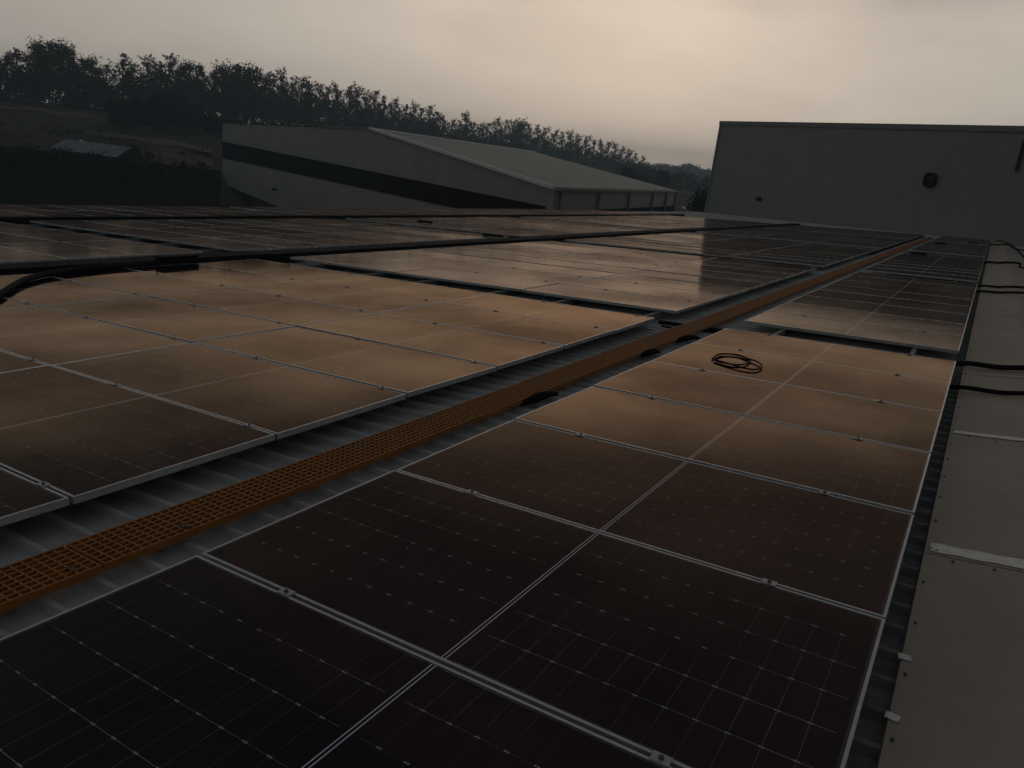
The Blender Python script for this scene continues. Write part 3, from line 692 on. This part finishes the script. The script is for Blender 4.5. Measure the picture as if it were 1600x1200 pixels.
SKY = [(-65.2, .046, 'tall'), (-64.4, .050, 'broad'), (-63.5, .0465, 'tall'), (-62.8, .050, 'slim'), (-62.2, .046, 'tall'), (-61.35, .060, 'broad'), (-60.75, .0645, 'broad'), (-60.2, .058, 'tall'), (-59.55, .050, 'tall'), (-58.95, .0525, 'broad'), (-58.2, .0475, 'tall'), (-57.35, .0605, 'slim'), (-56.75, .0515, 'tall'), (-55.85, .062, 'tall'), (-55.2, .060, 'slim'), (-54.7, .0665, 'tall'), (-54.05, .057, 'tall'), (-53.35, .0635, 'broad'), (-52.7, .058, 'tall'), (-52.1, .056, 'slim'), (-51.4, .064, 'broad'), (-50.7, .065, 'tall'), (-50.1, .0685, 'broad'), (-49.5, .0645, 'tall'), (-48.9, .0625, 'tall'), (-48.2, .061, 'slim'), (-47.75, .066, 'tall'), (-47.1, .061, 'slim'), (-46.5, .063, 'tall'), (-45.9, .061, 'slim'), (-45.25, .0585, 'tall'), (-44.6, .056, 'slim'), (-44.0, .0605, 'tall'), (-43.4, .059, 'slim'), (-42.8, .059, 'tall'), (-42.2, .056, 'tall'), (-41.5, .0585, 'tall'), (-40.9, .053, 'slim'), (-40.2, .052, 'tall'), (-39.5, .0485, 'slim'), (-38.85, .048, 'tall'), (-38.3, .0455, 'slim'), (-37.8, .049, 'tall'), (-37.3, .043, 'tall'), (-36.85, .039, 'slim'), (-36.2, .036, 'tall'), (-35.65, .036, 'slim'), (-35.2, .044, 'tall'), (-34.7, .037, 'slim'), (-34.2, .0355, 'tall'), (-33.6, .037, 'tall'), (-33.0, .044, 'tall'), (-32.5, .043, 'slim'), (-32.0, .042, 'tall'), (-31.4, .044, 'broad'), (-30.8, .042, 'tall'), (-30.2, .041, 'slim'), (-29.6, .040, 'tall'), (-29.0, .038, 'tall'), (-28.4, .0365, 'slim'), (-27.85, .037, 'tall'), (-27.2, .036, 'tall'), (-26.6, .0355, 'tall'), (-26.0, .033, 'slim'), (-25.5, .032, 'tall'), (-25.0, .031, 'slim'), (-24.5, .029, 'tall'), (-24.0, .0275, 'slim'), (-23.5, .025, 'tall'), (-23.0, .021, 'slim'), (-22.6, .019, 'tall')]
TENS = ['', '', 'twenty', 'thirty', 'forty', 'fifty', 'sixty', 'seventy']
ONES = ORD[:9]
TEEN = ['tenth', 'eleventh', 'twelfth', 'thirteenth', 'fourteenth', 'fifteenth', 'sixteenth', 'seventeenth', 'eighteenth', 'nineteenth']
def nth(i):
    if i < 10: return ONES[i-1]
    if i < 20: return TEEN[i-10]
    t, o = divmod(i, 10)
    return (TENS[t][:-1]+'ieth') if o == 0 else f'{TENS[t]}-{ONES[o-1]}'
tree_d = lambda az: lerp(az, [(-66, 258), (-58, 262), (-48, 285), (-38, 350), (-30, 430), (-22, 500)])
KD = {'tall': 'tall ragged', 'slim': 'slim narrow', 'broad': 'broad full-crowned'}
for i, (az, tn, kind) in enumerate(SKY):
    d = tree_d(az)+R.uniform(-6, 14); top = EYE[2]+tn*d; h = (top-terrain(az, d))/.985
    place = 'above the dark thicket' if az < -51 else "above the warehouse's black-banded gable" if az < -41 else "above the warehouse roof" if az < -29 else 'stepping down towards the distant hill'
    tree(kind, az, d, h, f'{KD[kind]} eucalyptus, {nth(i+1)} along the skyline from the left, {place}', 'eucalyptus trees along the skyline', {'tall': 1.0, 'slim': 1.15, 'broad': .95}[kind]*lerp(az, [(-60, .95), (-30, .85)])*(17/h)**.3*R.uniform(.85, 1.2))
# the wood behind and below, one mass
rnd = random.Random(5); m = MB()
for _ in range(2500):
    az = rnd.uniform(-67, -21.8); d = tree_d(az)+rnd.uniform(-2, 40); j = min(SKY, key=lambda s: abs(s[0]-az))
    top = (j[1]-.012-rnd.random()*.012)*d+EYE[2]; zb_ = terrain(az, d); z = zb_+(top-zb_)*rnd.uniform(.0, .95)**(1.25 if az < -52 else 1.0)
    q = bear(az, d); leaves(m, Vector((q.x, q.y, z)), rnd.uniform(1.2, 2.6)*lerp(az, [(-60, 1), (-25, 1.5)]), 34, .75*lerp(az, [(-60, 1), (-25, 1.5)]), rnd)
tag(m.build('woodland', MT['leaf']), 'dense wood of eucalyptus filling the hillside behind the skyline trees', 'woodland', kind='stuff')
m = MB()
for _ in range(520):
    az = rnd.uniform(-23.5, -14.5); d = rnd.uniform(820, 900); tn = lerp(az, [(-23.5, .010), (-22.2, .0125), (-21, .0135), (-20, .0125), (-19.3, .017), (-18.9, .0165), (-18.2, .013), (-15, .012)])
    top = EYE[2]+(tn-.001)*d-rnd.random()**2*24; q = bear(az, d)
    leaves(m, Vector((q.x, q.y, top-3)), rnd.uniform(2.5, 5), 40, 2.0, rnd)
tag(m.build('far_woodland', MT['leaffar']), 'hazy wooded hill far beyond the warehouse', 'woodland', kind='stuff')
m = MB()
for _ in range(420):
    az = rnd.uniform(-24, -15.5); d = rnd.uniform(330, 520); q = bear(az, d); zb_ = terrain(az, d)
    leaves(m, Vector((q.x, q.y, zb_+rnd.uniform(.5, 7.5))), rnd.uniform(1.4, 3.2), 36, 1.1, rnd)
tag(m.build('undergrowth', MT['leaf']), 'bushy scrub between the warehouse and the far hill', 'scrub', kind='stuff')
DT = [(-57.6, 205, .0135, 'leftmost dark round tree at the field edge'), (-56.5, 212, .018, 'second dark round tree at the field edge'), (-55.3, 208, .026, 'highest dark round tree at the field edge'), (-54.4, 214, .028, 'fullest dark round tree behind the field'), (-53.2, 218, .018, 'lower dark round tree right of the fullest one'), (-52.0, 216, .009, 'dark round tree just left of the warehouse corner'), (-50.6, 222, .008, 'dark round tree at the warehouse corner'), (-49, 225, .006, 'dark round tree half behind the warehouse gable')]
for az, d, tn, lb in DT:
    h = EYE[2]+tn*d-terrain(az, d); tree('round', az, d, h, lb, 'dark round trees behind the field', 1.0 if h > 6 else 1.5, 'round_tree')
for az, d, tn, lb in ((-23.4, 250, .0035, 'dark round tree topping the far roof slope'), (-22.3, 262, -.004, 'smaller dark tree behind the far roof slope'), (-21.0, 280, .004, 'dark tree in front of the hazy hill')):
    h = EYE[2]+tn*d-terrain(az, d); tree('round', az, d, h, lb, 'dark trees behind the warehouse roof', 1.05, 'round_tree')
for az, d, tn, w, lb in ((-56.9, 166, -.0335, 1.2, 'dark bush beside the grey farm roof'), (-55.9, 168, -.0395, 1.5, 'low dark bush right of the farm roof')):
    h = EYE[2]+tn*d-terrain(az, d); tree('round', az, d, h, lb, 'bushes beside the farm roof', w, 'bush')
d = 120; h = EYE[2]-.014*d-terrain(-17.95, d); tree('round', -17.95, d, h, 'dark bush in the gap beside the tall hall', None, .55, 'bush')
m = MB()
for _ in range(220):
    az = rnd.uniform(-67, -52.2); az = max(az, -66.9); d = rnd.choice((rnd.uniform(114, 117.5), rnd.uniform(112, 117), rnd.uniform(150, 190))); q = bear(az, d)
    zz_ = EYE[2]-.0465*118+rnd.uniform(-2.6, .12) if d < 120 else terrain(az, d)+rnd.uniform(.1, .9)
    leaves(m, Vector((q.x, q.y, zz_)), rnd.uniform(.35, .9), 22, .36, rnd)
tag(m.build('scrub', MT['leafdark']), 'dark low scrub along the boundary wall and earth banks at left', 'scrub', kind='stuff')
# low farm shed with grey roof
fa, fb = bear(-60.6, 160), bear(-56.9, 150); za_, zc_ = EYE[2]-.0385*160, EYE[2]-.0480*150
farm = empty('farm_shed', (fb.x, fb.y, terrain(-57, 150))); fo_ = farm.location.copy()
tag(farm, 'low farm shed with a pale grey sheet roof below the field', 'shed')
dv = (fb-fa).normalized(); nv = Vector((dv.y, -dv.x)); nv = nv if nv.dot(E2-fa) > 0 else -nv
W3 = lambda p, z: Vector((p.x, p.y, z))-fo_
ze = zc_; zr = ze+1.7
m = MB()
m.quad(W3(fa+nv*3.5, ze), W3(fb+nv*3.5, ze), W3(fb, zr), W3(fa, zr)); m.quad(W3(fa, zr), W3(fb, zr), W3(fb-nv*3.5, ze), W3(fa-nv*3.5, ze)); m.build('roof', MT['farmroof'], farm)
m = MB(); gz = terrain(-59, 150)-1.5
a_, b_2, c_, d_ = fa+nv*3.2, fb+nv*3.2, fb-nv*3.2, fa-nv*3.2
m.quad(W3(a_, gz), W3(b_2, gz), W3(b_2, ze+.05), W3(a_, ze+.05)); m.poly([W3(b_2, gz), W3(c_, gz), W3(c_, ze+.05), W3(fb-dv*.1, zr-.1), W3(b_2, ze+.05)]); m.quad(W3(c_, gz), W3(d_, gz), W3(d_, ze+.05), W3(c_, ze+.05)); m.poly([W3(d_, gz), W3(a_, gz), W3(a_, ze+.05), W3(fa+dv*.1, zr-.1), W3(d_, ze+.05)])
m.build('wall', MT['darkwall'], farm)
m = MB(); m.quad(W3(a_+dv*3+nv*.03, gz), W3(a_+dv*6+nv*.03, gz), W3(a_+dv*6+nv*.03, ze-.6), W3(a_+dv*3+nv*.03, ze-.6)); m.build('door', MT['dark'], farm)
# dark boundary wall below, with posts
wa, wb = (-66, 118), (-52, 122)
m = MB()
for i in range(15):
    az0, az1 = -66+i, min(-65+i, -51.55); p, q = bear(az0, 118+i*.3), bear(az1, 118.3+i*.3); zt0, zt1 = EYE[2]-.0465*118-.06*i, EYE[2]-.0465*118-.06*(i+1)
    o2 = (E2-p).normalized()*.25
    m.hexa([Vector((*p, GROUND)), Vector((*q, GROUND)), Vector((*(q+o2), GROUND)), Vector((*(p+o2), GROUND)), Vector((*p, zt1)), Vector((*q, zt1)), Vector((*(q+o2), zt1)), Vector((*(p+o2), zt1))])
bw = m.build('boundary_wall', MT['darkwall']); tag(bw, 'dark boundary wall beyond the left roof edge', 'wall')
for az, d, tn, lb in ((-61.2, 112, -.044, 'thin dark pole nearest the left frame edge'), (-59.6, 112, -.048, 'second thin dark pole from the left'), (-56.15, 108, -.0829, 'short dark pole before the boundary wall'), (-60.2, 112, -.072, 'short dark pole between the two thin poles')):
    q = bear(az, d); zt_ = EYE[2]+tn*d; r0 = empty('pole', (q.x, q.y, GROUND))
    m = MB(); m.tube([(0, 0, 0), (0, 0, zt_-GROUND)], [.16, .12], 8); m.build('shaft', MT['dark'], r0)
    m = MB(); m.box(-.5, .5, -.06, .06, zt_-GROUND-.35, zt_-GROUND-.22); m.build('crossarm', MT['dark'], r0)
    tag(r0, lb, 'pole', 'dark poles beyond the left roof edge')
for az, d, tn, s, lb in ((-19.2, 135, -.0375, .42, 'pale boulder beyond the warehouse end, larger of two'), (-18.8, 138, -.0385, .34, 'pale boulder beyond the warehouse end, smaller of two'), (-59.75, 172, -.036, .55, 'pale boulder at the left end of the farm roof')):
    m = MB(); rnd = random.Random(int(d*7)); n = 10; rings = []
    for i in range(5):
        a = math.pi*(i+.5)/5-math.pi/2; rings.append([(s*math.cos(a)*rnd.uniform(.8, 1.15)*math.cos(2*math.pi*j/n), s*math.cos(a)*rnd.uniform(.8, 1.15)*math.sin(2*math.pi*j/n), s*.7*(math.sin(a)+.9)) for j in range(n)])
    for i in range(4):
        for j in range(n): m.quad(rings[i][j], rings[i][(j+1) % n], rings[i+1][(j+1) % n], rings[i+1][j])
    m.poly(rings[-1]); m.poly(list(reversed(rings[0])))
    q = bear(az, d); o = m.build('boulder', MT['trim']); o.location = (q.x, q.y, EYE[2]+tn*d-s*.6); tag(o, lb, 'boulder')
    
# ------------------------------------------------------------------ air
bpy.context.view_layer.update()
hz = MB(); hz.box(-1150, 1150, -1150, 1150, -6.5, 46)
m, nt, N, L = mat('haze'); N.remove(N['Principled BSDF'])
pv = N.new('ShaderNodeVolumePrincipled'); pv.inputs['Color'].default_value = (.60, .78, .88, 1); pv.inputs['Density'].default_value = .0009; pv.inputs['Anisotropy'].default_value = .3
L.new(pv.outputs[0], N['Material Output'].inputs['Volume'])
HAZE = True
if HAZE:
    tag(hz.build('haze', m), kind='stuff')

# ------------------------------------------------------------------ sky, sun, camera
SUN_AZ, SUN_EL = math.radians(-24.5), math.radians(12.0)
sd = Vector((math.sin(SUN_AZ)*math.cos(SUN_EL), math.cos(SUN_AZ)*math.cos(SUN_EL), math.sin(SUN_EL)))
w = bpy.data.worlds.new('World'); sc.world = w; w.use_nodes = True
N, L = w.node_tree.nodes, w.node_tree.links
Mn = lambda op, a, b=None, c=None: math_node(N, L, op, a, b, c)
bg = N['Background']; outn = N['World Output']
sk = N.new('ShaderNodeTexSky'); sk.sky_type = 'NISHITA'; sk.sun_disc = False
sk.sun_elevation = SUN_EL; sk.sun_rotation = SUN_AZ; sk.air_density = 1.0; sk.dust_density = 6.0; sk.ozone_density = 1.0; sk.altitude = 200
L.new(sk.outputs[0], bg.inputs['Color']); bg.inputs['Strength'].default_value = .0010
tc = N.new('ShaderNodeTexCoord'); d = tc.outputs['Generated']
dp = N.new('ShaderNodeVectorMath'); dp.operation = 'DOT_PRODUCT'; L.new(d, dp.inputs[0]); dp.inputs[1].default_value = sd
dm1 = Mn('SUBTRACT', dp.outputs['Value'], 1.0)
g1 = Mn('EXPONENT', Mn('MULTIPLY', dm1, 1.15)); g2 = Mn('EXPONENT', Mn('MULTIPLY', dm1, 26.0))
sp = N.new('ShaderNodeSeparateXYZ'); L.new(d, sp.inputs[0]); zz = Mn('MAXIMUM', sp.outputs[2], 0.0)
ef = None
mp = N.new('ShaderNodeMapping'); mp.inputs['Scale'].default_value = (2.0, 2.0, 5.5); L.new(d, mp.inputs['Vector'])
ns = N.new('ShaderNodeTexNoise'); ns.inputs['Scale'].default_value = 2.1; ns.inputs['Detail'].default_value = 6; ns.inputs['Roughness'].default_value = .55; L.new(mp.outputs[0], ns.inputs['Vector'])
cl = N.new('ShaderNodeMapRange'); cl.inputs['From Min'].default_value = .3; cl.inputs['From Max'].default_value = .7; cl.inputs['To Min'].default_value = .90; cl.inputs['To Max'].default_value = 1.07; L.new(ns.outputs['Fac'], cl.inputs['Value'])
ef = Mn('DIVIDE', 1.0, Mn('ADD', 1.0, Mn('POWER', Mn('DIVIDE', zz, Mn('ADD', .185, Mn('MULTIPLY', ns.outputs['Fac'], .115))), 9.0)))
def scaled(c, f):
    v = N.new('ShaderNodeVectorMath'); v.operation = 'SCALE'; v.inputs[0].default_value = c; L.new(f, v.inputs['Scale']); return v.outputs[0]
def addv(a, b):
    v = N.new('ShaderNodeVectorMath'); v.operation = 'ADD'; L.new(a, v.inputs[0]); L.new(b, v.inputs[1]); return v.outputs[0]
one = Mn('ADD', 0.0, 1.0)
tot = addv(addv(scaled((.53, .462, .378), Mn('MULTIPLY', Mn('MULTIPLY', g1, ef), cl.outputs[0])), scaled((.19, .105, .058), Mn('MULTIPLY', Mn('MULTIPLY', g2, ef), cl.outputs[0]))), scaled((.080, .085, .094), one))
bg2 = N.new('ShaderNodeBackground'); L.new(tot, bg2.inputs['Color']); bg2.inputs['Strength'].default_value = 1.0
ad = N.new('ShaderNodeAddShader'); L.new(bg.outputs[0], ad.inputs[0]); L.new(bg2.outputs[0], ad.inputs[1]); L.new(ad.outputs[0], outn.inputs['Surface'])

sl = bpy.data.lights.new('sun', 'SUN'); sl.energy = .025; sl.angle = math.radians(60); sl.color = (1., .55, .25)
so_ = bpy.data.objects.new('sun', sl); col.objects.link(so_)
so_.rotation_euler = sd.to_track_quat('Z', 'Y').to_euler()

cam = bpy.data.cameras.new('camera'); cam.sensor_width = 36; cam.lens = 27.127; cam.clip_start = .05; cam.clip_end = 6000
co = bpy.data.objects.new('camera', cam); col.objects.link(co); sc.camera = co
right = Vector((0.84518790, 0.52313093, 0.10950545)); down = Vector((0.23792585, -0.18479904, -0.95354109)); fwd = Vector((-0.47859033, 0.83197557, -0.28065628))
M3 = Matrix((right, -down, -fwd)).transposed()
co.matrix_world = Matrix.Translation(EYE) @ M3.to_4x4()

vs = sc.view_settings; sc.display_settings.display_device = 'sRGB'
vs.view_transform = 'Standard'; vs.look = 'None'; vs.exposure = 0; vs.gamma = 1
sc.cycles.use_denoising = True
sc.cycles.max_bounces = 6; sc.cycles.volume_bounces = 1; sc.cycles.caustics_reflective = False; sc.cycles.caustics_refractive = False
